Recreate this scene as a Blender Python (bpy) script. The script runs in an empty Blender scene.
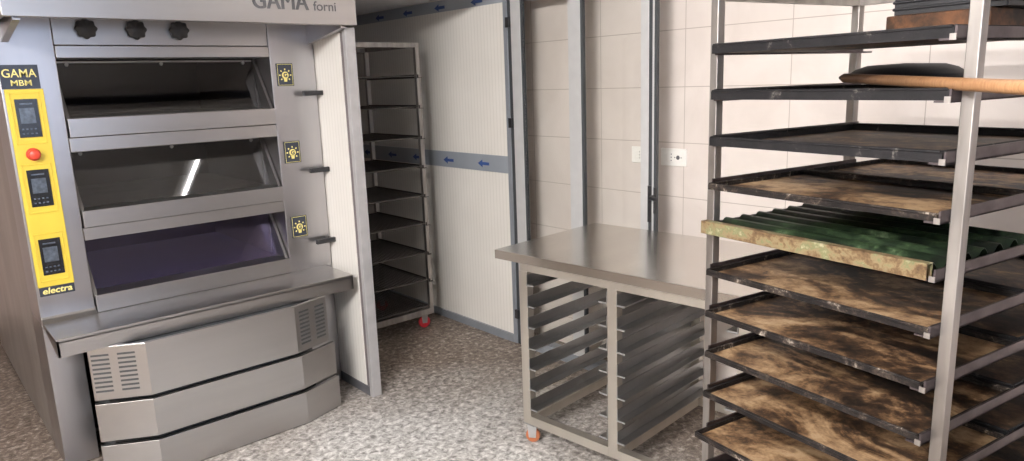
import bpy, bmesh, math, random
from mathutils import Vector, Matrix
random.seed(7)
sc = bpy.context.scene
COL = sc.collection
V3 = Vector

# ------------------------------------------------------------------ materials
def nodes_of(name):
    m = bpy.data.materials.new(name); m.use_nodes = True
    nt = m.node_tree
    return m, nt, nt.nodes['Principled BSDF']

def N(nt, kind, **kw):
    n = nt.nodes.new(kind)
    for k, v in kw.items():
        if k in n.inputs.keys(): n.inputs[k].default_value = v
        else: setattr(n, k, v)
    return n

def ramp(nt, fac, stops):
    r = nt.nodes.new('ShaderNodeValToRGB')
    el = r.color_ramp.elements
    while len(el) < len(stops): el.new(0.5)
    for e, (p, c) in zip(el, stops):
        e.position = p; e.color = (c[0], c[1], c[2], 1)
    nt.links.new(fac, r.inputs['Fac'])
    return r.outputs['Color']

def noise(nt, scale, detail=4, rough=0.55, distort=0.0, mapping=None, coord='Object', rnd=False):
    tc = nt.nodes.new('ShaderNodeTexCoord')
    out = tc.outputs[coord]
    if rnd:
        oi = nt.nodes.new('ShaderNodeObjectInfo')
        mu = N(nt, 'ShaderNodeMath', operation='MULTIPLY'); mu.inputs[1].default_value = 37.0
        nt.links.new(oi.outputs['Random'], mu.inputs[0])
        ad = N(nt, 'ShaderNodeVectorMath', operation='ADD')
        nt.links.new(out, ad.inputs[0]); nt.links.new(mu.outputs[0], ad.inputs[1])
        out = ad.outputs[0]
    if mapping:
        mp = nt.nodes.new('ShaderNodeMapping'); mp.inputs['Scale'].default_value = mapping
        nt.links.new(out, mp.inputs['Vector']); out = mp.outputs['Vector']
    n = nt.nodes.new('ShaderNodeTexNoise')
    n.inputs['Scale'].default_value = scale; n.inputs['Detail'].default_value = detail
    n.inputs['Roughness'].default_value = rough; n.inputs['Distortion'].default_value = distort
    nt.links.new(out, n.inputs['Vector'])
    return n.outputs['Fac']

def bump(nt, b, fac, strength=0.2, dist=0.002):
    bp = nt.nodes.new('ShaderNodeBump')
    bp.inputs['Strength'].default_value = strength; bp.inputs['Distance'].default_value = dist
    nt.links.new(fac, bp.inputs['Height']); nt.links.new(bp.outputs['Normal'], b.inputs['Normal'])

def plain(name, col, rough=0.5, metal=0.0, var=0.12, scale=14):
    m, nt, b = nodes_of(name)
    f = noise(nt, scale, 3)
    lo = tuple(c*(1-var) for c in col); hi = tuple(min(1, c*(1+var)) for c in col)
    nt.links.new(ramp(nt, f, [(0.3, lo), (0.7, hi)]), b.inputs['Base Color'])
    b.inputs['Roughness'].default_value = rough; b.inputs['Metallic'].default_value = metal
    return m

def steel(name, col, r0, r1, stretch=(9, 9, .8), var=0.06, bumpk=0.05):
    m, nt, b = nodes_of(name)
    f = noise(nt, 1.1, 3, 0.5, mapping=stretch)
    g = noise(nt, 2.2, 3)
    lo = tuple(c*(1-var) for c in col); hi = tuple(min(1, c*(1+var)) for c in col)
    nt.links.new(ramp(nt, f, [(0.3, lo), (0.7, hi)]), b.inputs['Base Color'])
    mr = N(nt, 'ShaderNodeMapRange'); nt.links.new(g, mr.inputs['Value'])
    mr.inputs['From Min'].default_value = .3; mr.inputs['From Max'].default_value = .7
    mr.inputs['To Min'].default_value = r0; mr.inputs['To Max'].default_value = r1
    nt.links.new(mr.outputs['Result'], b.inputs['Roughness'])
    b.inputs['Metallic'].default_value = 1.0
    return m

M = {}
M['steel'] = steel('brushed_steel', (.49, .48, .49), .285, .33)
M['steel_h'] = steel('brushed_steel_horizontal', (.50, .487, .48), .285, .33, stretch=(.8, 9, 9))
M['steel_side'] = steel('brushed_steel_side', (.50, .48, .46), .35, .5, stretch=(10, 5, 1.0), var=.12)
M['steel_top'] = steel('table_steel', (.70, .67, .63), .20, .255, stretch=(6, .8, 6), var=.04)
M['cheek'] = steel('dark_steel_cheek', (.30, .29, .29), .32, .40)  # one even steel tone, darker than the columns
M['steel_leg'] = steel('satin_steel', (.62, .58, .52), .4, .55, stretch=(10, 10, 1))
M['runner'] = steel('zinc_runner', (.42, .42, .42), .29, .40, stretch=(1, 12, 12))
M['rack_post'] = steel('worn_rack_steel', (.36, .335, .315), .38, .6, stretch=(20, 20, 3), var=.25, bumpk=.15)
M['rack_rail'] = steel('burnt_rail_steel', (.11, .092, .096), .38, .6, stretch=(3, 12, 12), var=.45, bumpk=.2)
M['alu'] = plain('anodised_aluminium', (.60, .60, .60), .4, .3, .04)
M['alu_worn'] = plain('worn_aluminium', (.44, .43, .43), .4, .3, .08)
M['alu_dark'] = plain('dark_gasket', (.045, .05, .055), .5, 0, .1)
M['film'] = plain('blue_grey_film_band', (.33, .36, .40), .3, .2, .06, 5)
M['blue_ink'] = plain('blue_print', (.03, .07, .22), .5)
M['profile'] = plain('blue_grey_profile', (.27, .29, .32), .4, .3, .06)
M['black'] = plain('black_plastic', (.016, .016, .018), .4, 0, .2)
M['dark'] = plain('oven_chamber', (.026, .026, .030), .6, .2, .25, 5)
M['hearth'] = plain('stone_hearth', (.20, .18, .15), .6, 0, .3, 9)
M['hearth_violet'] = plain('violet_tinted_hearth', (.11, .095, .17), .5, 0, .2, 9)  # violet tint on the lowest hearth only
M['yellow'] = plain('yellow_enamel', (.66, .50, .055), .38, 0, .04)
M['yellow_print'] = plain('yellow_print', (.80, .70, .25), .5, 0, .03)
M['navy'] = plain('navy_plate', (.028, .034, .05), .35, 0, .1)
M['red'] = plain('red_button', (.70, .07, .04), .35, 0, .05)
M['screen'] = plain('display_face', (.010, .011, .014), .2, 0, .1)
M['lcd'] = plain('lcd_window', (.07, .085, .11), .2, 0, .45, 45)
M['print'] = plain('grey_print', (.09, .09, .095), .5)
M['socket'] = plain('white_plastic', (.78, .76, .72), .35, 0, .02)
M['orange'] = plain('orange_rubber', (.42, .14, .06), .5, 0, .15)
M['redwheel'] = plain('red_polyurethane', (.55, .03, .04), .4, 0, .1)
M['rubber'] = plain('grey_rubber', (.06, .06, .06), .6)
M['zinc'] = plain('galvanised_bracket', (.45, .45, .45), .4, .9, .1)
M['wire'] = plain('oven_blackened_wire', (.10, .09, .085), .45, .6, .3, 30)
M['darkrail'] = plain('dark_rack_rail', (.05, .042, .04), .5, .5, .25, 30)
M['basket'] = plain('black_crate_plastic', (.010, .010, .012), .5, 0, .15)
M['pan'] = plain('black_carbon_steel', (.008, .009, .012), .6, 0, .2)
M['wall_paint'] = plain('wall_paint', (.62, .58, .54), .8, 0, .03)
M['ceil_paint'] = plain('ceiling_paint', (.70, .69, .66), .85, 0, .03)
M['ceil_panel'] = plain('cold_room_ceiling', (.86, .87, .88), .5, 0, .03)

def panel_mat():
    m, nt, b = nodes_of('ribbed_white_panel')
    tc = N(nt, 'ShaderNodeTexCoord')
    sx = N(nt, 'ShaderNodeSeparateXYZ'); nt.links.new(tc.outputs['Object'], sx.inputs[0])
    ad = N(nt, 'ShaderNodeMath', operation='MULTIPLY'); nt.links.new(sx.outputs['Y'], ad.inputs[0])
    ad.inputs[1].default_value = 2*math.pi/0.030
    si = N(nt, 'ShaderNodeMath', operation='SINE'); nt.links.new(ad.outputs[0], si.inputs[0])
    pw = N(nt, 'ShaderNodeMapRange'); nt.links.new(si.outputs[0], pw.inputs['Value'])
    pw.inputs['From Min'].default_value = .55; pw.inputs['From Max'].default_value = 1.0
    f = noise(nt, 3, 3)
    c = ramp(nt, f, [(.3, (.72, .69, .64)), (.7, (.77, .74, .69))])
    mx = N(nt, 'ShaderNodeMix', data_type='RGBA'); mx.blend_type = 'MULTIPLY'
    nt.links.new(c, mx.inputs[6]); mx.inputs[7].default_value = (.90, .895, .89, 1)
    nt.links.new(pw.outputs[0], mx.inputs[0])
    nt.links.new(mx.outputs[2], b.inputs['Base Color'])
    b.inputs['Roughness'].default_value = .42
    bump(nt, b, pw.outputs[0], -.5, .002)
    return m
M['panel'] = panel_mat()

def tile_mat():
    m, nt, b = nodes_of('glazed_wall_tile')
    tc = N(nt, 'ShaderNodeTexCoord')
    sx = N(nt, 'ShaderNodeSeparateXYZ'); nt.links.new(tc.outputs['Object'], sx.inputs[0])
    cx = N(nt, 'ShaderNodeCombineXYZ')
    a = N(nt, 'ShaderNodeMath', operation='ADD'); a.inputs[1].default_value = -3.229 + .546*20
    z = N(nt, 'ShaderNodeMath', operation='ADD'); z.inputs[1].default_value = -.998 + .2742*20
    nt.links.new(sx.outputs['Y'], a.inputs[0]); nt.links.new(sx.outputs['Z'], z.inputs[0])
    nt.links.new(a.outputs[0], cx.inputs['X']); nt.links.new(z.outputs[0], cx.inputs['Y'])
    br = nt.nodes.new('ShaderNodeTexBrick')
    br.offset = 0; br.squash = 1
    br.inputs['Scale'].default_value = 1.0
    br.inputs['Brick Width'].default_value = .546; br.inputs['Row Height'].default_value = .2742
    br.inputs['Mortar Size'].default_value = .0022; br.inputs['Mortar Smooth'].default_value = .3
    nt.links.new(cx.outputs[0], br.inputs['Vector'])
    f = noise(nt, 2.6, 5, .6, .6)
    t1 = ramp(nt, f, [(.3, (.60, .535, .49)), (.7, (.70, .635, .59))])
    nt.links.new(t1, br.inputs['Color1']); nt.links.new(t1, br.inputs['Color2'])
    br.inputs['Mortar'].default_value = (.40, .345, .30, 1)
    nt.links.new(br.outputs['Color'], b.inputs['Base Color'])
    b.inputs['Roughness'].default_value = .38
    bump(nt, b, br.outputs['Fac'], -.35, .002)
    return m
M['tile'] = tile_mat()

def floor_mat():
    m, nt, b = nodes_of('speckled_floor')
    f1 = noise(nt, 34, 6, .72, .5)
    f2 = noise(nt, 110, 3, .6)
    f3 = noise(nt, 1.3, 4, .6, .8)
    c1 = ramp(nt, f1, [(.34, (.070, .052, .041)), (.45, (.17, .133, .108)), (.55, (.29, .24, .20)), (.67, (.64, .585, .53))])
    c2 = ramp(nt, f2, [(.35, (.62, .58, .55)), (.65, (1, 1, 1))])
    mx = N(nt, 'ShaderNodeMix', data_type='RGBA'); mx.blend_type = 'MULTIPLY'; mx.inputs[0].default_value = .6
    nt.links.new(c1, mx.inputs[6]); nt.links.new(c2, mx.inputs[7])
    c3 = ramp(nt, f3, [(.35, (.80, .77, .75)), (.65, (1, 1, 1))])
    m2 = N(nt, 'ShaderNodeMix', data_type='RGBA'); m2.blend_type = 'MULTIPLY'; m2.inputs[0].default_value = .8
    nt.links.new(mx.outputs[2], m2.inputs[6]); nt.links.new(c3, m2.inputs[7])
    # lamp-lit zone of the aisle painted into the floor colour, with noisy edge
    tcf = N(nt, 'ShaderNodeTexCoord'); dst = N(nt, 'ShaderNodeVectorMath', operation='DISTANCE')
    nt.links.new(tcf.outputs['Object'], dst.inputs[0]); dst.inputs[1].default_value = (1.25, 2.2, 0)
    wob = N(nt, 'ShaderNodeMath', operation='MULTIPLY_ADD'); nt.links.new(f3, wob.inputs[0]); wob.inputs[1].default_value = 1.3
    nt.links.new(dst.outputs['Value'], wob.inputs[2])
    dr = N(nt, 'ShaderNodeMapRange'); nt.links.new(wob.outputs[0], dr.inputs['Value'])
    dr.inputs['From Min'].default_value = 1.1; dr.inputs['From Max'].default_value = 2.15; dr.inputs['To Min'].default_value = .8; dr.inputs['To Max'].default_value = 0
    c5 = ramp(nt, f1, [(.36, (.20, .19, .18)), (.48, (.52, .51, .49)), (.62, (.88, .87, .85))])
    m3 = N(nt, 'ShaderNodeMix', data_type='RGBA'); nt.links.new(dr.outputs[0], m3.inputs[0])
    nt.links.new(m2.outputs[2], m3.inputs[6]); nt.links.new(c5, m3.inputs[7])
    nt.links.new(m3.outputs[2], b.inputs['Base Color'])
    mr = N(nt, 'ShaderNodeMapRange'); nt.links.new(f1, mr.inputs['Value'])
    mr.inputs['To Min'].default_value = .35; mr.inputs['To Max'].default_value = .6
    nt.links.new(mr.outputs[0], b.inputs['Roughness'])
    bump(nt, b, f1, .15, .002)
    return m
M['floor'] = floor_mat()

def tray_mat(name, stops, scale=5.0, rough=.55, metal=.0, spec=.2):
    m, nt, b = nodes_of(name)
    f = noise(nt, scale, 7, .62, 1.2, rnd=True, mapping=(1.0, 1.6, 1.0))
    g = noise(nt, scale*9, 4, .7, .3, rnd=True)
    mixf = N(nt, 'ShaderNodeMath', operation='MULTIPLY_ADD')
    nt.links.new(g, mixf.inputs[0]); mixf.inputs[1].default_value = .42
    sub = N(nt, 'ShaderNodeMath', operation='ADD'); nt.links.new(f, sub.inputs[0]); sub.inputs[1].default_value = -.21
    nt.links.new(sub.outputs[0], mixf.inputs[2])
    nt.links.new(ramp(nt, mixf.outputs[0], stops), b.inputs['Base Color'])
    b.inputs['Roughness'].default_value = rough; b.inputs['Metallic'].default_value = metal
    b.inputs['Specular IOR Level'].default_value = spec
    bump(nt, b, g, .35, .002)
    return m
M['tray'] = tray_mat('baked_on_tan_tray', [(.36, (.012, .009, .007)), (.45, (.050, .028, .016)), (.52, (.16, .092, .047)), (.62, (.33, .215, .118)), (.74, (.46, .33, .20))], scale=3.4)
M['tray_dark'] = tray_mat('carbonised_tray', [(.30, (.016, .014, .013)), (.46, (.045, .032, .026)), (.60, (.12, .075, .045)), (.74, (.30, .18, .10))])
M['rim'] = tray_mat('carbonised_rim', [(.30, (.006, .005, .005)), (.52, (.014, .011, .010)), (.62, (.05, .038, .030)), (.72, (.30, .26, .22))], scale=14)
M['rim_black'] = tray_mat('black_rim', [(.30, (.007, .007, .008)), (.62, (.014, .013, .014)), (.74, (.12, .11, .10))], scale=14)
M['green'] = tray_mat('green_nonstick', [(.34, (.004, .006, .004)), (.50, (.009, .016, .008)), (.62, (.026, .044, .020)), (.76, (.12, .16, .09))], scale=5, rough=.32)
M['green_lip'] = tray_mat('worn_green_lip', [(.28, (.04, .024, .013)), (.42, (.12, .075, .038)), (.52, (.19, .145, .08)), (.60, (.13, .135, .065)), (.70, (.30, .265, .17))], scale=10)
M['wood'] = tray_mat('scorched_board', [(.28, (.010, .008, .007)), (.46, (.032, .017, .010)), (.60, (.11, .048, .022)), (.78, (.20, .095, .045))], scale=3.5)

def stick_mat():
    # varnished wood, scorched brown over the end that goes into the oven
    m, nt, b = nodes_of('varnished_handle_wood')
    f = noise(nt, 6, 5, .6, .4, mapping=(30, 30, 1.6))
    c = ramp(nt, f, [(.3, (.30, .145, .065)), (.7, (.48, .27, .135))])
    tc = N(nt, 'ShaderNodeTexCoord'); ln = N(nt, 'ShaderNodeVectorMath', operation='LENGTH')
    nt.links.new(tc.outputs['Object'], ln.inputs[0])
    g = noise(nt, 9, 4)
    wob = N(nt, 'ShaderNodeMath', operation='MULTIPLY_ADD'); nt.links.new(g, wob.inputs[0]); wob.inputs[1].default_value = .3
    nt.links.new(ln.outputs['Value'], wob.inputs[2])
    w = ramp(nt, wob.outputs[0], [(.28, (.22, .22, .25)), (.80, (1, 1, 1))])
    mx = N(nt, 'ShaderNodeMix', data_type='RGBA'); mx.blend_type = 'MULTIPLY'; mx.inputs[0].default_value = 1
    nt.links.new(c, mx.inputs[6]); nt.links.new(w, mx.inputs[7])
    nt.links.new(mx.outputs[2], b.inputs['Base Color'])
    b.inputs['Roughness'].default_value = .38
    return m
M['stick'] = stick_mat()
M['stick_tip'] = plain('charred_tip', (.07, .045, .03), .7, 0, .3, 30)

def glass_mat(name, tint, gloss_rough, f0, gtint=(1, 1, 1)):
    m = bpy.data.materials.new(name); m.use_nodes = True
    nt = m.node_tree; nt.nodes.clear()
    o = N(nt, 'ShaderNodeOutputMaterial'); mix = N(nt, 'ShaderNodeMixShader')
    t = N(nt, 'ShaderNodeBsdfTransparent'); t.inputs['Color'].default_value = (*tint, 1)
    g = N(nt, 'ShaderNodeBsdfGlossy'); g.inputs['Roughness'].default_value = gloss_rough; g.inputs['Color'].default_value = (*gtint, 1)
    lw = N(nt, 'ShaderNodeLayerWeight'); lw.inputs['Blend'].default_value = .5
    pw = N(nt, 'ShaderNodeMath', operation='POWER'); pw.inputs[1].default_value = 4.0
    nt.links.new(lw.outputs['Facing'], pw.inputs[0])
    ma = N(nt, 'ShaderNodeMath', operation='MULTIPLY_ADD'); ma.inputs[1].default_value = .6; ma.inputs[2].default_value = f0
    nt.links.new(pw.outputs[0], ma.inputs[0])
    nt.links.new(ma.outputs[0], mix.inputs[0]); nt.links.new(t.outputs[0], mix.inputs[1])
    nt.links.new(g.outputs[0], mix.inputs[2]); nt.links.new(mix.outputs[0], o.inputs[0])
    return m
M['oven_glass'] = glass_mat('smoked_oven_glass', (.62, .62, .64), .03, .07)
M['violet_glass'] = glass_mat('violet_tinted_oven_glass', (.54, .51, .66), .03, .08, (.78, .72, 1.0))  # body and gloss tinted violet, lowest door only
M['pane'] = glass_mat('clear_pane', (.985, .99, .985), .01, .02)

def emis(name, col, s):
    m, nt, b = nodes_of(name)
    b.inputs['Emission Color'].default_value = (*col, 1); b.inputs['Emission Strength'].default_value = s
    b.inputs['Base Color'].default_value = (.9, .9, .9, 1)
    return m
M['tube'] = emis('fluorescent_tube', (1.0, .97, .955), 400)
M['tube_old'] = emis('aged_fluorescent_tube', (1.0, .97, .955), 28)

# ------------------------------------------------------------------ mesh builder
class MB:
    def __init__(s): s.v = []; s.f = []; s.mi = []; s.sm = []
    def add(s, vs, fs, m=0, smooth=False):
        o = len(s.v); s.v += [tuple(v) for v in vs]
        for f in fs: s.f.append([i+o for i in f]); s.mi.append(m); s.sm.append(smooth)
        return s
    def box(s, a, b, m=0, T=None):
        (x0, y0, z0), (x1, y1, z1) = a, b
        vs = [V3(p) for p in ((x0,y0,z0),(x1,y0,z0),(x1,y1,z0),(x0,y1,z0),(x0,y0,z1),(x1,y0,z1),(x1,y1,z1),(x0,y1,z1))]
        if T: vs = [T @ v for v in vs]
        return s.add(vs, [(0,3,2,1),(4,5,6,7),(0,1,5,4),(1,2,6,5),(2,3,7,6),(3,0,4,7)], m)
    def prism(s, pts, z0, z1, m=0, fn=None):      # pts ccw in xy ; fn maps (x,y,z)->point
        n = len(pts); fn = fn or (lambda x, y, z: (x, y, z))
        vs = [fn(x, y, z0) for x, y in pts] + [fn(x, y, z1) for x, y in pts]
        fs = [tuple(range(n-1, -1, -1)), tuple(range(n, 2*n))] + [(i, (i+1) % n, n+(i+1) % n, n+i) for i in range(n)]
        return s.add(vs, fs, m)
    def tube(s, p, q, r0, r1=None, n=10, m=0, caps=True, smooth=True):
        p, q = V3(p), V3(q); r1 = r0 if r1 is None else r1
        d = (q-p).normalized(); a = d.orthogonal().normalized(); b = d.cross(a)
        vs = []
        for c, r in ((p, r0), (q, r1)):
            for i in range(n):
                t = 2*math.pi*i/n; vs.append(c + a*(math.cos(t)*r) + b*(math.sin(t)*r))
        s.add(vs, [(i, (i+1) % n, n+(i+1) % n, n+i) for i in range(n)], m, smooth)
        if caps:
            s.add(vs[:n], [tuple(range(n-1, -1, -1))], m); s.add(vs[n:], [tuple(range(n))], m)
        return s
    def lathe(s, prof, c, axis=(0,0,1), n=28, m=0, smooth=True, lobe=None):
        c = V3(c); d = V3(axis).normalized(); a = d.orthogonal().normalized(); b = d.cross(a)
        vs = []
        for r, h in prof:
            for i in range(n):
                t = 2*math.pi*i/n; rr = r*(lobe(t) if lobe else 1)
                vs.append(c + d*h + a*(math.cos(t)*rr) + b*(math.sin(t)*rr))
        k = len(prof); fs = [(j*n+i, j*n+(i+1) % n, (j+1)*n+(i+1) % n, (j+1)*n+i) for j in range(k-1) for i in range(n)]
        s.add(vs, fs, m, smooth)
        if prof[0][0] > 0: s.add(vs[:n], [tuple(range(n-1, -1, -1))], m)
        if prof[-1][0] > 0: s.add(vs[-n:], [tuple(range(n))], m)
        return s
    def build(s, name, mats, parent=None, org=(0,0,0), bevel=0.0):
        me = bpy.data.meshes.new(name); o0 = V3(org)
        me.from_pydata([tuple(V3(v)-o0) for v in s.v], [], s.f)
        for mm in (mats if isinstance(mats, (list, tuple)) else [mats]): me.materials.append(mm)
        for p, m, sm in zip(me.polygons, s.mi, s.sm): p.material_index = m; p.use_smooth = sm
        bm = bmesh.new(); bm.from_mesh(me); bmesh.ops.recalc_face_normals(bm, faces=bm.faces); bm.to_mesh(me); bm.free()
        ob = bpy.data.objects.new(name, me); COL.objects.link(ob)
        if parent: ob.parent = parent
        else: ob.location = o0
        if bevel:
            bv = ob.modifiers.new('bevel', 'BEVEL'); bv.width = bevel; bv.segments = 2; bv.limit_method = 'ANGLE'
        return ob

def root(name, label, cat, loc, rz=0.0, group=None):
    o = bpy.data.objects.new(name, None); COL.objects.link(o)
    o.empty_display_size = .1
    o.location = loc; o.rotation_euler = (0, 0, rz); o['label'] = label; o['category'] = cat
    if group: o['group'] = group
    return o
def tag(o, label, cat, group=None):
    o['label'] = label; o['category'] = cat
    if group: o['group'] = group
    return o
def struct(o): o['kind'] = 'structure'; return o

def text_mb(txt, size, depth, place, offset=0.0, xs=1.0, shear=0.0):
    """letters as solid mesh; place maps (x, y, z) text space to a point"""
    cu = bpy.data.curves.new('txt', 'FONT'); cu.body = txt; cu.size = size; cu.extrude = depth; cu.offset = offset; cu.shear = shear
    ob = bpy.data.objects.new('txt', cu); COL.objects.link(ob)
    bpy.context.view_layer.update()
    dg = bpy.context.evaluated_depsgraph_get()
    me = bpy.data.meshes.new_from_object(ob.evaluated_get(dg))
    mb = MB(); mb.add([place(v.co.x*xs, v.co.y, v.co.z) for v in me.vertices], [tuple(p.vertices) for p in me.polygons])
    w = max(v.co.x for v in me.vertices)*xs
    bpy.data.objects.remove(ob); bpy.data.curves.remove(cu); bpy.data.meshes.remove(me)
    return mb, w

# ------------------------------------------------------------------ setting
XT = 3.0        # tiled wall plane
X0, Y0, YB, ZC = -2.4, -2.6, 6.0, 2.75
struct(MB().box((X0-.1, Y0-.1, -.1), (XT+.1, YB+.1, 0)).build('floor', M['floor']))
struct(MB().box((X0-.1, Y0-.1, ZC), (XT+.1, YB+.1, ZC+.1)).build('ceiling', M['ceil_paint']))
struct(MB().box((XT, Y0-.1, 0), (XT+.1, YB+.1, ZC)).build('wall_right', M['tile']))
struct(MB().box((X0-.1, Y0-.1, 0), (X0, YB+.1, ZC)).build('wall_left', M['wall_paint']))
struct(MB().box((X0, YB, 0), (XT, YB+.1, ZC)).build('wall_back', plain('pink_tile', (.62, .48, .42), .5)))
struct(MB().box((X0, YB-.02, 0.0), (1.6, YB, .07)).build('baseboard_back', plain('brown_skirting', (.20, .14, .10), .5)))
# wall behind the photographer, with an unseen window added to tint the steel blue
wf = MB(); wx0, wx1, wz0, wz1 = -.5, 1.7, 1.15, 2.35
wf.box((X0, Y0-.1, 0), (wx0, Y0, ZC)); wf.box((wx1, Y0-.1, 0), (XT, Y0, ZC))
wf.box((wx0, Y0-.1, 0), (wx1, Y0, wz0)); wf.box((wx0, Y0-.1, wz1), (wx1, Y0, ZC))
struct(wf.build('wall_front', plain('grey_wall_paint', (.42, .40, .39), .8, 0, .03)))
fr = MB()
for a, b in (((wx0, wz0), (wx0+.05, wz1)), ((wx1-.05, wz0), (wx1, wz1)), ((wx0, wz0), (wx1, wz0+.05)), ((wx0, wz1-.05), (wx1, wz1)), ((.575, wz0), (.625, wz1))):
    fr.box((a[0], Y0-.08, a[1]), (b[0], Y0-.03, b[1]))
w2 = struct(fr.build('added_window_1', M['alu']))
MB().box((wx0+.04, Y0-.057, wz0+.04), (wx1-.04, Y0-.053, wz1-.04)).build('pane', M['pane'], w2)  # pane of the added unseen window

# white ribbed panel wall of the proving niche
XN = 2.80
wp = struct(MB().box((XN, 3.238, .045), (XN+.05, YB, 2.14)).build('wall_niche', M['panel']))
MB().box((XN-.004, 3.238, 2.045), (XN+.004, YB, 2.115)).build('film_band', M['film'], wp)
MB().box((XN-.006, 3.238, 1.062), (XN+.004, YB, 1.165)).build('film_band', M['film'], wp)
MB().box((XN-.014, 3.238, 0), (XN+.05, YB, .05)).build('skirting', M['profile'], wp)
def arrow(y, z, l=.11, h=.024, x=XN-.0075):
    # arrow pointing away along the wall (to larger y)
    pts = [(y+l/2, z), (y+l/2-.045, z+h), (y+l/2-.045, z+.009), (y-l/2, z+.009), (y-l/2, z-.009), (y+l/2-.045, z-.009), (y+l/2-.045, z-h)]
    return MB().prism(pts, 0, .0012, fn=lambda a, b, c: (x+c, a, b))
for y in (3.475, 3.84, 4.206, 4.53, 4.87): arrow(y, 1.108).build('arrow_print', M['blue_ink'], wp)
for y in (3.481, 3.856, 4.222, 4.58): arrow(y, 2.072, h=.022, x=XN-.0055).build('arrow_print', M['blue_ink'], wp)
struct(MB().box((1.79, 3.18, 2.12), (XT, YB, 2.20)).build('ceiling_niche', M['ceil_panel']))
# hinged edge profile, posts and glazing
tr = struct(MB().box((XN-.012, 3.205, 0), (XN+.05, 3.238, 2.12)).build('trim_1', M['profile'], bevel=.003))
for z in (.197, 1.364, 1.929): MB().box((XN-.026, 3.176, z-.028), (XN-.011, 3.204, z+.028)).build('hinge', M['black'], tr)
wn = struct(MB().box((XN-.012, 3.092, 0), (XN+.014, 3.172, 2.12)).build('window_2', M['alu'], bevel=.002))
MB().box((XN-.006, 3.174, 0), (XN+.04, 3.203, 2.12)).build('gasket', M['alu_dark'], wn)
MB().box((XN-.010, 3.080, .06), (XN+.012, 3.092, 2.05)).build('gasket', M['alu_dark'], wn)
MB().box((XN-.012, 2.634, 0), (XN+.014, 2.722, 2.05)).build('mullion', M['alu'], wn, bevel=.002)
MB().box((XN-.010, 2.620, .06), (XN+.012, 2.634, 2.05)).build('gasket', M['alu_dark'], wn)
MB().box((XN-.012, 2.193, 0), (XN+.014, 2.24, 2.05)).build('mullion', M['alu'], wn, bevel=.002)
MB().box((XN-.008, 2.170, 0), (XN+.012, 2.193, 2.05)).build('gasket', M['alu_dark'], wn)
MB().box((XN-.012, 2.160, 0), (XN+.012, 2.170, 2.05)).build('mullion', M['alu'], wn)
MB().box((XN-.010, 2.147, 0), (XN+.010, 2.160, 2.05)).build('gasket', M['alu_dark'], wn)
MB().box((XN-.03, 2.142, 2.05), (XN+.17, 3.175, 2.14)).build('header', M['alu'], wn, bevel=.003)
MB().box((XN-.02, 2.142, 0), (XN+.05, 3.092, .06)).build('sill', M['profile'], wn)
MB().box((XN-.002, 2.722, .06), (XN+.004, 3.08, 2.05)).build('pane', M['pane'], wn)
MB().box((XN-.002, 2.24, .06), (XN+.004, 2.62, 2.05)).build('pane', M['pane'], wn)
lk = MB(); lk.box((XN-.018, 2.144, .945), (XN-.010, 2.156, 1.075)); lk.tube((XN-.03, 2.15, 1.03), (XN-.06, 2.145, 1.028), .010)
lk.tube((XN-.058, 2.150, 1.028), (XN-.058, 2.105, 1.024), .009)
lk.build('door_handle', M['black'], wn)
MB().box((XN-.018, 2.171, .90), (XN-.008, 2.191, 1.08)).build('hinge', M['black'], wn)

# white sandwich panel beside the oven
XP = 1.737
pt = struct(MB().box((XP, 3.225, .05), (XP+.045, 5.6, 1.86)).build('wall_partition', M['panel']))
MB().box((XP-.004, 3.16, 0), (XP+.05, 3.19, 1.878)).build('edge_profile', M['alu_worn'], pt, bevel=.003)
MB().box((XP+.004, 3.19, 0), (XP+.046, 3.226, 1.868)).build('gasket', plain('brown_grey_groove', (.15, .13, .13), .5), pt)
MB().box((XP-.002, 3.19, 1.86), (XP+.047, 5.6, 1.878)).build('cap_profile', M['alu'], pt)
MB().box((XP-.004, 3.19, 0), (XP+.048, 5.6, .05)).build('skirting', plain('dark_skirting', (.10, .10, .11), .5), pt)

# wall sockets
def socket(y0, y1, z0, z1, label):
    r = root('wall_socket', label, 'socket', (XT, (y0+y1)/2, z0), group='white sockets on the tiled wall')
    o = r.location
    MB().box((XT-.010, y0, z0), (XT, y1, z1)).build('cover_plate', M['socket'], r, o, bevel=.003)
    zc = (z0+z1)/2; w = y1-y0
    MB().box((XT-.0125, y0+.12*w, z0+.022), (XT-.008, y1-.12*w, z1-.022)).build('module', M['socket'], r, o, bevel=.001)
    h = MB(); yc = (y0+y1)/2
    h.tube((XT-.013, y0+.30*w, zc), (XT-.0122, y0+.30*w, zc), .011, n=16)
    for dz in (-.016, 0, .016): h.tube((XT-.0136, yc+.06*w, zc+dz), (XT-.0122, yc+.06*w, zc+dz), .0028, n=10)
    for dy in (-.019, .019): h.tube((XT-.0136, y0+.30*w+dy, zc), (XT-.0122, y0+.30*w+dy, zc), .003, n=10)
    h.build('holes', M['print'], r, o)
    MB().box((XT-.0145, y1-.30*w, zc-.018), (XT-.012, y1-.17*w, zc+.018)).build('rocker_switch', M['socket'], r, o, bevel=.001)
    return r
socket(2.117, 2.272, 1.155, 1.243, 'white wall socket in full view right of the glazed frame')
socket(2.335, 2.462, 1.158, 1.243, 'white wall socket half hidden behind the mullion and glass')

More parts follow.
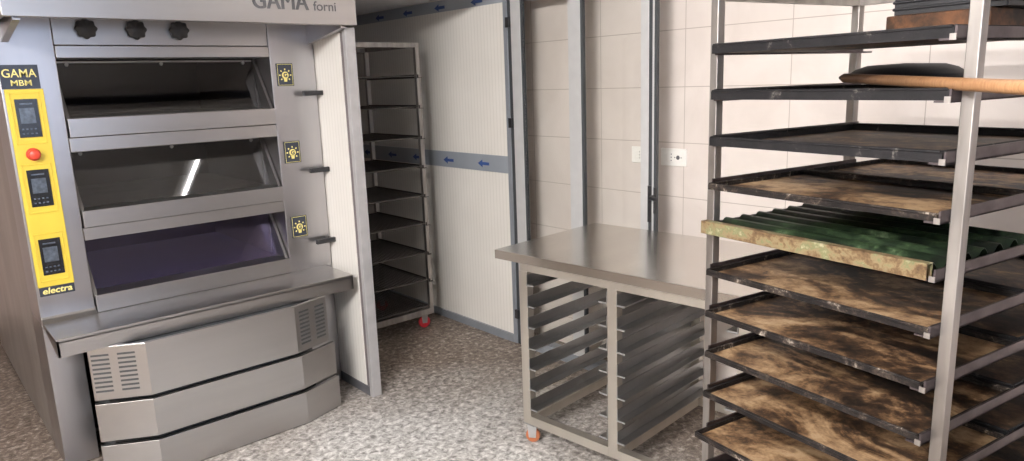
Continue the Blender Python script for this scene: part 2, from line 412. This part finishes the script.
# ------------------------------------------------------------------ ceiling lamps
def lamp(x, y, rz, label, L=1.25, tubes=(-.03, .03), mat='tube'):
    r = root('ceiling_lamp', label, 'lamp', (x, y, ZC), rz, 'fluorescent ceiling battens')
    MB().box((-.06, -L/2, -.05), (.06, L/2, 0)).build('housing', M['socket'], r, bevel=.004)
    for sx in tubes:
        MB().tube((sx, -L/2+.03, -.068), (sx, L/2-.03, -.068), .014, n=12).build('tube', M[mat], r)
    for sy in (-1, 1): MB().box((-.05, sy*(L/2-.012)-.012, -.09), (.05, sy*(L/2-.012)+.012, -.05)).build('end_cap', M['socket'], r)
    return r
lamp(2.02, 1.15, 0, 'fluorescent batten above the tray rack', L=1.25, tubes=(0,), mat='tube_old')
lamp(-.9, .62, 0, 'double fluorescent batten over the middle of the aisle', L=1.25)
lamp(-1.9, .62, 0, 'double fluorescent batten farthest from the tray rack', L=1.25)

# ------------------------------------------------------------------ deck oven
YF = 3.495
ov = root('deck_oven', 'tall stainless steel three-deck bakery oven with yellow control panel', 'oven', (1.065, 3.5, 0))
O = ov.location
def P(mb, name, mat, par=ov, bevel=0.0): return mb.build(name, mat, par, O, bevel)
b = MB()
b.box((.39, 3.75, .02), (.40, 5.62, 2.10)); b.box((1.715, 3.75, .02), (1.725, 5.62, 2.10))
b.box((.40, 5.60, .02), (1.715, 5.62, 2.10)); b.box((.40, 3.75, 2.09), (1.715, 5.60, 2.10)); b.box((.40, 3.75, .02), (1.715, 5.60, .04))
P(b, 'body', M['steel_side'])
lc = MB(); lc.box((.39, YF, .66), (.594, 3.76, 1.93)); lc.box((.39, YF, .005), (.522, 3.76, .66))
P(lc, 'column', M['steel'], bevel=.003)
rc = MB(); rc.box((1.497, YF, .66), (1.731, 3.76, 1.93)); rc.box((1.497, YF, .005), (1.731, 3.76, .66))
P(rc, 'column', M['steel'], bevel=.003)
# hood
h = MB()
h.box((.388, 3.12, 1.884), (1.779, 3.135, 2.26)); h.box((.388, 3.135, 1.884), (.40, 3.75, 2.26)); h.box((1.765, 3.135, 1.884), (1.779, 3.75, 2.26))
h.box((.388, 3.12, 2.25), (1.779, 3.75, 2.26)); h.box((.40, 3.135, 1.915), (1.765, 3.75, 1.925)); h.box((.40, 3.135, 1.884), (1.765, 3.165, 1.888))
hood = P(h, 'hood', M['steel_h'], bevel=.002)
def face_place(x0, y, z0): return lambda a, bb, c: (x0+a, y-c, z0+bb)
t, w = text_mb('GAMA', .108, .0006, face_place(0, 0, 0))
gm = MB()
for sh, sy in ((0, 0), (.0025, 0), (.005, 0)):
    t, w2_ = text_mb('GAMA', .106, .0006, face_place(1.279+sh, 3.1190-sh*.05, 1.944), xs=.263/w)
    gm.add(t.v, t.f)
P(gm, 'lettering', M['print'], hood)
t, w = text_mb('forni', .058, .0006, face_place(0, 0, 0), offset=.0004)
t, w = text_mb('forni', .058, .0006, face_place(1.563, 3.1190, 1.944), offset=.0004, xs=.112/w)
P(t, 'lettering', M['print'], hood)
for gx in (.42, 1.70):
    g = MB()
    g.prism([(3.13, 1.876), (YF, 1.822), (YF, 1.91), (3.13, 1.91)], gx-.002, gx+.002, fn=lambda a, bb, c: (c, a, bb))
    g.prism([(3.13, 1.872), (YF, 1.818), (YF, 1.824), (3.13, 1.878)], gx-.002, gx+.022, fn=lambda a, bb, c: (c, a, bb))
    P(g, 'gusset', M['steel'])
# fascia with vent knobs
fs = MB(); fs.box((.596, YF+.004, 1.809), (1.495, 3.72, 1.92)); fas = P(fs, 'fascia', M['steel_h'], bevel=.002)
P(MB().box((.596, YF-.002, 1.757), (1.495, 3.72, 1.806)), 'trim_strip', M['steel_h'], bevel=.002)
for kx in (.716, .908, 1.085):
    kn = MB(); kn.lathe([(.020, 0), (.022, .010), (.039, .012), (.040, .024), (.034, .032), (0.0, .033)], (kx, YF+.004, 1.874), (0, -1, 0), n=48,
                        lobe=lambda t: 1+.08*math.cos(8*t))
    P(kn, 'knob', M['black'])
# decks
decks = [(1.51, 1.43, 1.372, 1.757), (1.12, 1.046, .992, 1.372), (.747, .668, None, .992)]
for i, (zb, zm, zl, zt) in enumerate(decks):
    ch = MB()   # chamber walls as thin plates, open to the front
    x0, x1, ya, yb_ = .60, 1.49, 3.70, 4.55
    z0, z1 = zb-.02, zt+.03
    ch.box((x0-.01, ya, z0), (x0, yb_, z1)); ch.box((x1, ya, z0), (x1+.01, yb_, z1)); ch.box((x0, yb_, z0), (x1, yb_+.01, z1))
    ch.box((x0, ya, z1-.01), (x1, yb_, z1))
    cc = P(ch, 'chamber', M['dark'])
    P(MB().box((x0, YF+.03, z0), (x1, yb_, z0+.015)), 'hearth', M['hearth'] if i < 2 else M['hearth_violet'], cc)
    d = MB(); zh = zt-.006; YG = 3.602
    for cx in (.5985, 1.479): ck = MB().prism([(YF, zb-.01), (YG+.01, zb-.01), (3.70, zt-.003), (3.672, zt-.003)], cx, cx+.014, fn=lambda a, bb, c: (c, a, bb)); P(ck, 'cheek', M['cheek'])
    d.box((.600, YF-.016, zm+.003), (1.492, YG+.004, zb))                     # wide lower bar
    # raked frame carrying the glass
    def rk(u, vv, n): # u along x, vv 0..1 up the rake, n outward
        y = YG + (3.682-YG)*vv; z = zb-.004 + (zh-zb+.004)*vv
        L = math.hypot(3.682-YG, zh-zb); ny, nz = -(zh-zb)/L, (3.682-YG)/L
        return (u, y+ny*n, z+nz*n)
    def rbox(u0, u1, v0, v1, n0, n1, m=0, mb=None):
        vs = [rk(u, vv, n) for n in (n0, n1) for u, vv in ((u0, v0), (u1, v0), (u1, v1), (u0, v1))]
        mb.add(vs, [(0, 3, 2, 1), (4, 5, 6, 7), (0, 1, 5, 4), (1, 2, 6, 5), (2, 3, 7, 6), (3, 0, 4, 7)], m)
    rbox(.612, 1.478, .965, 1, -.006, .004, 0, d)
    do = P(d, 'door', M['steel_h'], bevel=.0015)
    gl = MB(); rbox(.612, 1.478, 0, .965, -.004, .002, 0, gl); P(gl, 'glass', M['violet_glass'] if i == 2 else M['oven_glass'], do)
    for px in (.66, 1.045, 1.43): P(MB().tube(rk(px, .93, .002), rk(px, .93, .012), .008, n=12), 'clamp', M['zinc'], do)
    if zl: P(MB().box((.596, YF-.004, zl), (1.495, 3.72, zm)), 'trim_strip', M['steel_h'], bevel=.002)
    # lever
    lz = (1.577, 1.187, .812)[i]
    lv = MB(); lv.tube((1.728, YF, lz), (1.728, YF-.045, lz), .010); 
    lv.box((1.632, YF-.058, lz-.012), (1.738, YF-.036, lz+.012))
    P(lv, 'lever', M['black'], bevel=.004)
    # lamp switch with bulb sign
    sz = ((1.616, 1.726), (1.232, 1.342), (.846, .958))[i]
    sw = MB().box((1.523, YF-.006, sz[0]), (1.609, YF, sz[1])); swo = P(sw, 'lamp_switch', M['navy'], bevel=.001)
    ic = MB(); yy = YF-.0068; xc = 1.566; zc = (sz[0]+sz[1])/2
    for a0, b0 in (((1.528, sz[0]+.004), (1.604, sz[0]+.0058)), ((1.528, sz[1]-.0058), (1.604, sz[1]-.004)), ((1.528, sz[0]+.004), (1.5296, sz[1]-.004)), ((1.6024, sz[0]+.004), (1.604, sz[1]-.004))):
        ic.box((a0[0], yy, a0[1]), (b0[0], yy+.001, b0[1]))
    ic.tube((xc, yy, zc-.002), (xc, yy+.001, zc-.002), .0175, n=24)
    ic.prism([(xc-.007, zc-.034), (xc+.007, zc-.034), (xc+.010, zc-.014), (xc-.010, zc-.014)], yy, yy+.001, fn=lambda a, bb, c: (a, c, bb))
    for kk in range(8):
        t = math.pi*kk/4
        if kk == 6: continue
        c0, s0 = math.cos(t), math.sin(t)
        ic.prism([(xc+c0*.024-s0*.003, zc-.002+s0*.024+c0*.003), (xc+c0*.024+s0*.003, zc-.002+s0*.024-c0*.003), (xc+c0*.032+s0*.003, zc-.002+s0*.032-c0*.003), (xc+c0*.032-s0*.003, zc-.002+s0*.032+c0*.003)],
                 yy, yy+.001, fn=lambda a, bb, c: (a, c, bb))
    P(ic, 'bulb_sign', M['yellow_print'], swo)
    g, w = text_mb('G', .028, .0003, face_place(xc-.0095, yy-.0006, zc-.0115), offset=.0012)
    P(g, 'letter', M['navy'], swo)
# shelf
s = MB()
s.box((.392, 3.20, .652), (1.694, 3.53, .670)); s.box((.392, 3.20, .594), (1.694, 3.215, .660))
s.prism([(3.20, .594), (3.42, .645), (3.42, .665), (3.20, .665)], .392, .404, fn=lambda a, bb, c: (c, a, bb))
s.prism([(3.20, .594), (3.42, .645), (3.42, .665), (3.20, .665)], 1.682, 1.694, fn=lambda a, bb, c: (c, a, bb))
s.prism([(3.465, .670), (YF+.005, .670), (YF+.005, .70), (3.489, .684)], .392, .596, fn=lambda a, bb, c: (c, a, bb))
P(s, 'shelf', M['steel_h'], bevel=.0015)
# faceted base : vent panel and two drawers
def facet(x0, xk0, xk1, x1, yf, ys0, ys1, z0, z1, th=.020):
    pts = [(x0, ys0), (xk0, yf), (xk1, yf), (x1, ys1), (x1-.004, ys1+th), (xk1-.003, yf+th), (xk0+.003, yf+th), (x0+.004, ys0+th)]
    m = MB()
    for z in (z0, z1): pass
    n = 8; vs = [(x, y, z0) for x, y in pts] + [(x, y, z1) for x, y in pts]
    fs = [(i, (i+1) % n, n+(i+1) % n, n+i) for i in range(n)]
    for o in (0, n): fs += [tuple(o+q for q in t) for t in ((0, 1, 6, 7), (1, 2, 5, 6), (2, 3, 4, 5))]
    return m.add(vs, fs)
vp = P(facet(.497, .690, 1.340, 1.530, 3.132, 3.240, 3.190, .366, .597), 'vent_panel', M['steel_h'], bevel=.002)
def slots(pa, pb, cols, hw):
    m = MB(); pa, pb = V3((*pa, 0)), V3((*pb, 0)); d = (pb-pa); L = d.length; d.normalize(); n = V3((d.y, -d.x, 0))
    for ccx in cols:
        for r in range(9):
            zz = .405 + r*.0195
            c = pa + d*(ccx*L)
            vs = [c + d*(sx*hw) + n*(-.002 if q else .0008) + V3((0, 0, zz+sz*.0042)) for q in (0, 1) for sx, sz in ((-1, -1), (1, -1), (1, 1), (-1, 1))]
            m.add(vs, [(0, 1, 2, 3), (4, 7, 6, 5), (0, 4, 5, 1), (1, 5, 6, 2), (2, 6, 7, 3), (3, 7, 4, 0)])
    return m
for cf in (.20, .65): P(slots((.497, 3.240), (.690, 3.132), (cf,), .034), 'vent_slots', M['alu_dark'], vp)
for cf in (.27, .76): P(slots((1.340, 3.132), (1.530, 3.190), (cf,), .030), 'vent_slots', M['alu_dark'], vp)
P(facet(.495, .690, 1.353, 1.560, 3.130, 3.240, 3.197, .182, .349), 'drawer', M['steel_h'], bevel=.002)
P(facet(.493, .690, 1.357, 1.570, 3.128, 3.240, 3.200, .004, .163), 'drawer', M['steel_h'], bevel=.002)
P(MB().prism([(.56, 3.30), (.72, 3.165), (1.33, 3.165), (1.46, 3.24), (1.46, 3.62), (.56, 3.62)], .01, .590), 'plinth_core', M['alu_dark'])
# control panel
cp = P(MB().box((.399, YF-.010, .822), (.532, YF, 1.636)), 'control_panel', M['yellow'], bevel=.003)
for z0, z1 in ((1.445, 1.597), (1.162, 1.313), (.873, 1.025)):
    fr = MB()
    for a0, b0 in (((.412, z0-.028), (.516, z0-.023)), ((.412, z1+.019), (.516, z1+.024)), ((.412, z0-.028), (.416, z1+.024)), ((.512, z0-.028), (.516, z1+.024))):
        fr.box((a0[0], YF-.0125, a0[1]), (b0[0], YF-.009, b0[1]))
    P(fr, 'bezel', M['yellow'], cp, bevel=.001)
    scn = MB(); scn.box((.426, YF-.014, z0), (.503, YF-.009, z1), 0); scn.box((.437, YF-.0148, z0+.055), (.489, YF-.0135, z1-.035), 1)
    for r in range(2):
        for c in range(4): scn.box((.436+c*.0145, YF-.0148, z0+.012+r*.018), (.4435+c*.0145, YF-.0135, z0+.018+r*.018), 1)
    scn.box((.440, YF-.0148, z1-.022), (.485, YF-.0135, z1-.016), 1)
    P(scn, 'display', [M['screen'], M['lcd']], cp)
sb = MB(); sb.lathe([(.026, 0), (.026, .004), (.012, .005), (.012, .016), (.021, .018), (.021, .030), (.016, .035), (0, .036)], (.461, YF-.010, 1.376), (0, -1, 0), n=24)
P(sb, 'stop_button', M['red'], cp)
np_ = P(MB().box((.394, YF-.007, 1.637), (.525, YF, 1.731)), 'nameplate', M['navy'], bevel=.001)
for txt, sz_, x_, z_, wid in (('GAMA', .046, .399, 1.6825, .118), ('MBM', .032, .424, 1.6495, .072)):
    t, w = text_mb(txt, sz_, .0004, face_place(0, 0, 0), offset=.0003)
    t, w = text_mb(txt, sz_, .0004, face_place(x_, YF-.0075, z_), offset=.0003, xs=wid/w); P(t, 'lettering', M['yellow_print'], np_)
n2 = P(MB().box((.402, YF-.007, .783), (.530, YF, .8215)), 'nameplate', M['navy'], bevel=.001)
t, w = text_mb('electra', .036, .0004, face_place(0, 0, 0), offset=.0008, shear=.15)
t, w = text_mb('electra', .036, .0004, face_place(.411, YF-.0075, .7925), offset=.0008, xs=.110/w, shear=.15); P(t, 'lettering', M['yellow_print'], n2)

# ------------------------------------------------------------------ casters helper
def caster(r, x, y, top, wheelmat, org=(0, 0, 0), rad=.034, wid=.022, ang=0.0):
    m = MB(); d = V3((math.cos(ang), math.sin(ang), 0)); s_ = V3((-d.y, d.x, 0))
    zc = rad
    c = V3((x, y, zc))
    m.box((x-.028, y-.028, top-.006), (x+.028, y+.028, top))
    for sg in (-1, 1):
        a = c + s_*(sg*(wid/2+.003))
        vs = []
        for off in (0, sg*.0025):
            for dd, zz in ((-.016, -.006), (.016, -.006), (.022, top-.006-zc), (-.022, top-.006-zc)):
                p_ = a + s_*off + d*dd; vs.append((p_.x, p_.y, zc+zz))
        m.add(vs, [(0, 1, 2, 3), (4, 7, 6, 5), (0, 4, 5, 1), (1, 5, 6, 2), (2, 6, 7, 3), (3, 7, 4, 0)])
    br = m.build('caster', M['zinc'], r, org)
    wl = MB(); wl.lathe([(.008, -wid/2), (rad*.86, -wid/2), (rad, -wid/2+.004), (rad, wid/2-.004), (rad*.86, wid/2), (.008, wid/2)], c, s_, n=24)
    wl.build('wheel', wheelmat, br, org)
    return br

# ------------------------------------------------------------------ rack in the niche
nr = root('wire_shelf_rack', 'tall narrow rack of blackened wire shelves in the dark niche', 'rack', (2.0, 3.84, 0))
W2, D2, ZT2 = .61, .64, 1.855
for x in (0, W2-.028):
    for y in (0, D2-.028):
        MB().box((x, y, .10), (x+.028, y+.028, ZT2)).build('post', M['rack_post'], nr, bevel=.002)
tf = MB()
for y in (0, D2-.028): tf.box((.028, y, ZT2-.028), (W2-.028, y+.028, ZT2))
for x in (0, W2-.028): tf.box((x, .028, ZT2-.028), (x+.028, D2-.028, ZT2))
tf.build('top_frame', M['rack_post'], nr)
bf = MB()
for y in (0, D2-.028): bf.box((.028, y, .10), (W2-.028, y+.028, .14))
for x in (0, W2-.028): bf.box((x, .028, .10), (x+.028, D2-.028, .14))
bf.build('base_frame', M['rack_post'], nr)
grid = None
shz = [1.653, 1.465, 1.273, 1.087, .899, .714, .519, .335, .155]
for kz, z in enumerate(shz):
    if z > .2:
        for x0 in (-.002, W2-.026):
            rr = MB(); rr.box((x0, -.012, z-.012), (x0+.028, D2-.02, z-.008)); rr.box((x0 if x0 > .1 else x0+.024, -.012, z-.012), ((x0 if x0 > .1 else x0+.024)+.004, D2-.02, z+.010))
            rr.build('runner', M['darkrail'], nr)
    if grid is None:
        g = MB()
        for a0, b0 in (((.03, 0, 0), (W2-.03, 0, 0)), ((.03, D2-.04, 0), (W2-.03, D2-.04, 0)), ((.03, 0, 0), (.03, D2-.04, 0)), ((W2-.03, 0, 0), (W2-.03, D2-.04, 0))):
            g.tube(a0, b0, .004, n=6)
        for q in range(1, 26): x = .03+(W2-.06)*q/26; g.tube((x, 0, .004), (x, D2-.04, .004), .0026, n=4)
        for q in range(1, 26): y = (D2-.04)*q/26; g.tube((.03, y, 0), (W2-.03, y, 0), .0026, n=4)
        grid = g.build('wire_shelf', M['wire'], nr); grid.location = (0, .01, z)
    else:
        o = grid.copy(); COL.objects.link(o); o.parent = nr; o.location = (0, .01, z)
for x in (.05, W2-.05):
    for y in (.05, D2-.05): caster(nr, x, y, .10, M['redwheel'], rad=.040, ang=-.25)

# ------------------------------------------------------------------ work table
TH = math.radians(5.0)
tb = root('work_table', 'stainless steel work table with empty tray runners underneath', 'table', (1.950, 2.374, 0), TH - math.pi/2)
# local x runs along the front edge towards the camera, local y runs back to the wall
TL, TD, TZ = 1.36, .725, .882
t = MB(); t.box((0, 0, TZ-.04), (TL, TD, TZ)); t.build('tabletop', M['steel_top'], tb, bevel=.002)
lx = (.122, .590, 1.135); LW = .046
a_ = MB()
for y in (.022, TD-.06): a_.box((.13, y, TZ-.078), (1.158, y+.038, TZ-.04))
for x in lx: a_.box((x, .06, TZ-.078), (x+LW, TD-.06, TZ-.04))
a_.build('apron', M['steel_leg'], tb)
for x in lx:
    for y in (.022, TD-.06): MB().box((x, y, .095), (x+LW, y+.038, TZ-.078)).build('leg', M['steel_leg'], tb, bevel=.002)
bs = MB()
for y in (.022, TD-.06):
    bs.box((lx[0]+LW, y, .095), (lx[1], y+.038, .135)); bs.box((lx[1]+LW, y, .095), (lx[2], y+.038, .135))
for x in lx: bs.box((x, .06, .095), (x+LW, TD-.06, .135))
bs.build('base_frame', M['steel_leg'], tb)
rn = None
for side, x in ((1, lx[0]+LW), (-1, lx[1]), (1, lx[1]+LW), (-1, lx[2])):
    m = MB(); x0, x1 = (x, x+.040) if side > 0 else (x-.040, x)
    m.box((x0, .018, -.004), (x1, .021, .003), 1)
    m.box((x0, .02, 0), (x1, TD-.03, .003))
    m.box((x if side > 0 else x-.003, .02, 0), (x+.003 if side > 0 else x, TD-.03, .044))
    first = None
    for r in range(7):
        z = .172+r*.0955
        if first is None: first = m.build('runner', [M['runner'], M['zinc']], tb); first.location = (0, 0, z)
        else:
            o = first.copy(); COL.objects.link(o); o.parent = tb; o.location = (0, 0, z)
for x in (lx[0]+.03, lx[2]+.02):
    for y in (.05, TD-.05): caster(tb, x, y, .095, M['orange'], rad=.032, wid=.026, ang=.5)

# ------------------------------------------------------------------ tray rack, near right
AZ = math.radians(9.7)
RX, RY = 1.624, 1.079
RZ = -AZ - math.pi/2          # local x = along the front towards the camera side, local y = into the rack
rk_ = root('tray_rack', 'worn steel tray rack in the right foreground, loaded with burnt baking trays', 'rack', (RX, RY, 0), RZ)
DP = .645
for x in (-.031, .602):
    for y in (.03, DP-.025): MB().box((x, y, .12), (x+.025, y+.025, 1.815)).build('post', M['rack_post'], rk_, bevel=.002)
tf = MB()
for x in (-.031, .602): tf.box((x, .055, 1.785), (x+.025, DP-.025, 1.815))
tf.box((-.006, DP-.025, 1.785), (.602, DP, 1.815)); tf.build('top_frame', M['rack_post'], rk_)
bf = MB()
for x in (-.031, .602): bf.box((x, .055, .12), (x+.025, DP-.025, .16))
for y in (.03, DP-.025): bf.box((-.006, y, .12), (.602, y+.025, .16))
bf.build('base_frame', M['rack_post'], rk_)
ZR = [1.652, 1.537, 1.419, 1.304, 1.187, 1.070, .953, .836, .719, .602, .485, .368]
for side in (0, 1):
    m = MB()
    if side: m.box((.570, -.004, -.004), (.602, DP, 0)); m.box((.598, -.004, -.004), (.602, DP, .022)); m.box((.590, -.006, -.004), (.602, -.003, .008), 1)
    else: m.box((-.006, .02, -.004), (.026, DP, 0)); m.box((-.006, .02, -.004), (-.002, DP, .026))
    first = None
    for z in ZR:
        if first is None: first = m.build('runner', [M['rack_rail'], M['rack_post']], rk_); first.location = (0, 0, z)
        else: o = first.copy(); COL.objects.link(o); o.parent = rk_; o.location = (0, 0, z)
for x in (-.01, .605):
    for y in (.05, DP-.02): caster(rk_, x, y, .12, M['rubber'], rad=.045)
RM = Matrix.Translation((RX, RY, 0)) @ Matrix.Rotation(RZ, 4, 'Z')
def rw(x, y, z): return RM @ V3((x, y, z))

# trays : base sheet + rim child
def tray_proto(W, D, H, floor, rim, label):
    r = root('baking_tray', label, 'tray', (0, 0, 0), 0, 'baking trays on the near rack')
    sh = MB(); nx, ny = 14, 10
    vs, fs = [], []
    for j in range(ny+1):
        for i in range(nx+1):
            x, y = W*i/nx, D*j/ny
            e = min(i, nx-i, j, ny-j)
            vs.append((x, y, .003 + (random.uniform(0, .0035) if e > 1 else 0)))
    fs = [(j*(nx+1)+i, j*(nx+1)+i+1, (j+1)*(nx+1)+i+1, (j+1)*(nx+1)+i) for j in range(ny) for i in range(nx)]
    sh.add(vs, fs, 0, True); sh.box((0.001, 0.001, 0), (W-.001, D-.001, .0015))
    sh.build('sheet', floor, r)
    q = MB(); tk = .0035; lip = .007
    q.box((0, -tk, 0), (W, 0, H)); q.box((0, D, 0), (W, D+tk, H)); q.box((-tk, -tk, 0), (0, D+tk, H)); q.box((W, -tk, 0), (W+tk, D+tk, H))
    # rolled edge
    for a0, b0 in (((0, -.002, H), (W, -.002, H)), ((0, D+.002, H), (W, D+.002, H)), ((-.002, 0, H), (-.002, D, H)), ((W+.002, 0, H), (W+.002, D, H))):
        q.tube(a0, b0, lip/2, n=8)
    q.build('rim', rim, r)
    return r
def place(r, x, y, z, dz=0.0):
    r.location = rw(x, y, z); r.rotation_euler = (0, 0, RZ + dz)
def dup(r, label):
    c = r.copy(); COL.objects.link(c); c['label'] = label
    for ch in r.children:
        k_ = ch.copy(); COL.objects.link(k_); k_.parent = c
        for g_ in ch.children: q = g_.copy(); COL.objects.link(q); q.parent = k_
    return c
W, D = .586, .382
tan = tray_proto(W, D, .014, M['tray'], M['rim'], 'tan and brown baking tray above the green corrugated tray, at the front')
blk = tray_proto(W, D, .021, M['tray_dark'], M['rim_black'], 'black tray under the brown board at the rack top')
place(blk, .004, .006, 1.652)
o = dup(blk, 'black tray under the long wooden handle'); place(o, .004, .006, 1.537, .004)
big = tray_proto(W, .60, .021, M['tray_dark'], M['rim_black'], 'dark long tray with brown floor, directly above the two tan trays of one level')
place(big, .004, .004, 1.419, -.003)
place(tan, .004, .003, 1.304)
o = dup(tan, 'tan tray behind the front one on the level above the green tray'); place(o, .004, .402, 1.304)
lv = [('burnt brown tray directly under the green corrugated tray', 'dark tray behind the burnt brown one under the green tray'),
      ('tray second below the green corrugated tray, dark with tan front edge', 'black rear tray on the second level below the green tray'),
      ('tray third below the green corrugated tray, tan left half', 'black rear tray on the third level below the green tray'),
      ('tray fourth below the green corrugated tray', 'black rear tray on the fourth level below the green tray'),
      ('lowest visible tray, sticking out of the rack at bottom left', 'black rear tray on the lowest visible level')]
for i, ((la, lb), z) in enumerate(zip(lv, ZR[5:10])):
    o = dup(tan, la); place(o, .004-(0 if i < 4 else .002), (.003, .002, .004, .0, -.026)[i], z, (.002, -.003, .002, 0, .004)[i])
    o = dup(blk, lb); place(o, .004, .402, z)

# green corrugated baguette tray
gt = root('baguette_tray', 'green corrugated baguette tray with worn tan front lip', 'tray', rw(-.004, -.014, 1.187), RZ)
gm = MB(); nW = .596; pts = []
pitch, nch = .066, 6
for c in range(nch):
    for q in range(10):
        tt = q/10; yy = .020 + (c+tt)*pitch
        zz = .004 + .030*(abs(math.cos(math.pi*tt))**1.4 if True else 0)
        pts.append((yy, zz))
pts.append((.020+nch*pitch, .034))
n = len(pts); vs = []
for x in (0.004, nW-.004):
    for (yy, zz) in pts: vs.append((x, yy, zz))
    for (yy, zz) in pts: vs.append((x, yy, zz-.0025))
fs = []
for i in range(n-1): fs += [(i, i+1, 2*n+i+1, 2*n+i), (n+i, 3*n+i, 3*n+i+1, n+i+1), (i, n+i, n+i+1, i+1), (2*n+i, 2*n+i+1, 3*n+i+1, 3*n+i)]
gm.add(vs, fs, 0, True)
gm.build('corrugated_sheet', M['green'], gt)
gl = MB(); gl.box((-.004, -.002, .0), (nW-.002, .002, .034)); gl.box((-.004, .002, .031), (nW-.002, .020, .034)); gl.box((-.004, .018, 0), (nW-.002, .021, .034))
gl.build('front_lip', M['green_lip'], gt, bevel=.001)
MB().box((.0, .020+nch*pitch, 0), (nW-.004, .020+nch*pitch+.004, .034)).build('rear_lip', M['green_lip'], gt)

# board, crate, upturned pan, handle
bd = MB(); bd.box((.368, .15, 1.6565), (.583, .378, 1.712))
pp = MB()
def l2w(mb): mb.v = [tuple(RM @ V3(v)) for v in mb.v]; return mb
brd = l2w(bd).build('proving_board', M['wood'], None, rw(.43, .27, 1.6565), bevel=.003)
tag(brd, 'scorched brown wooden board box lying on the topmost black tray', 'board')
cr = root('bread_crate', 'black ribbed plastic crate on the brown board at the rack top', 'crate', rw(.494, .352, 1.713), RZ)
c = MB(); cw, cd, chh = .112, .19, .16
for sg in (-1, 1):
    c.box((-cw, sg*cd-.003, 0), (cw, sg*cd+.003, chh)); c.box((sg*cw-.003, -cd, 0), (sg*cw+.003, cd, chh))
c.box((-cw, -cd, 0), (cw, cd, .004)); c.build('shell', M['basket'], cr)
rb = MB()
for kz in range(10):
    z = .012+kz*.0145
    for sg in (-1, 1):
        rb.tube((-cw-.003, sg*(cd+.003), z), (cw+.003, sg*(cd+.003), z), .0035, n=6); rb.tube((sg*(cw+.003), -cd-.003, z), (sg*(cw+.003), cd+.003, z), .0035, n=6)
rb.build('ribs', M['basket'], cr)
rm = MB()
for sg in (-1, 1):
    rm.box((-cw-.01, sg*cd-.008, chh-.006), (cw+.01, sg*cd+.010, chh+.004)) if sg > 0 else rm.box((-cw-.01, -cd-.010, chh-.006), (cw+.01, -cd+.008, chh+.004))
    rm.box((sg*cw-.009, -cd+.008, chh-.006), (sg*cw+.009, cd-.008, chh+.004))
rm.build('rim', M['basket'], cr)
pn = MB(); pn.lathe([(.147, 0), (.150, .004), (.140, .018), (.118, .033), (.09, .042), (0.0, .046)], (0, 0, 0), n=40)
pno = pn.build('round_pan', M['pan'], None); pno.location = rw(.24, .46, 1.567); tag(pno, 'black round pan lying upside down behind the wooden handle', 'pan')

A = rw(.206, .255, 1.5805); Bp = V3((1.485, .434, 1.566)); dirs = (Bp-A)
E_ = A + dirs*1.95
hd = root('peel_handle', 'long varnished wooden handle lying across a black tray past the rack post', 'handle', A)
MB().tube(A, E_, .0115, .0125, n=16).build('shaft', M['stick'], hd, A)
MB().tube(A-dirs*.05, A, .004, .0115, n=16).build('tip', M['stick_tip'], hd, A)

# ------------------------------------------------------------------ light, world, camera
wd = bpy.data.worlds.new('World'); sc.world = wd; wd.use_nodes = True
bg = wd.node_tree.nodes['Background']; bg.inputs['Color'].default_value = (.62, .74, 1.0, 1); bg.inputs['Strength'].default_value = 3.0

cam = bpy.data.cameras.new('Camera'); co = bpy.data.objects.new('Camera', cam); COL.objects.link(co); sc.camera = co
f_px, yaw, pit, rol = 718.92, math.radians(40.88675), math.radians(11.70047), math.radians(1.96815)
fw = V3((math.sin(yaw)*math.cos(pit), math.cos(yaw)*math.cos(pit), -math.sin(pit)))
rt = V3((math.cos(yaw), -math.sin(yaw), 0)); dn = fw.cross(rt)
r2 = rt*math.cos(rol) + dn*math.sin(rol); d2 = -rt*math.sin(rol) + dn*math.cos(rol)
up = -d2; bk = -fw
mw = Matrix(((r2.x, up.x, bk.x, 0), (r2.y, up.y, bk.y, 0), (r2.z, up.z, bk.z, 1.6), (0, 0, 0, 1)))
co.matrix_world = mw
cam.sensor_fit = 'HORIZONTAL'; cam.sensor_width = 36; cam.lens = 36*f_px/1024; cam.clip_start = .02
sc.view_settings.view_transform = 'Standard'; sc.view_settings.look = 'None'
sc.view_settings.gamma = 1; sc.view_settings.use_curve_mapping = False
sc.view_settings.exposure = 0.72
sc.cycles.sample_clamp_indirect = 2.0
sc.cycles.blur_glossy = 1.5
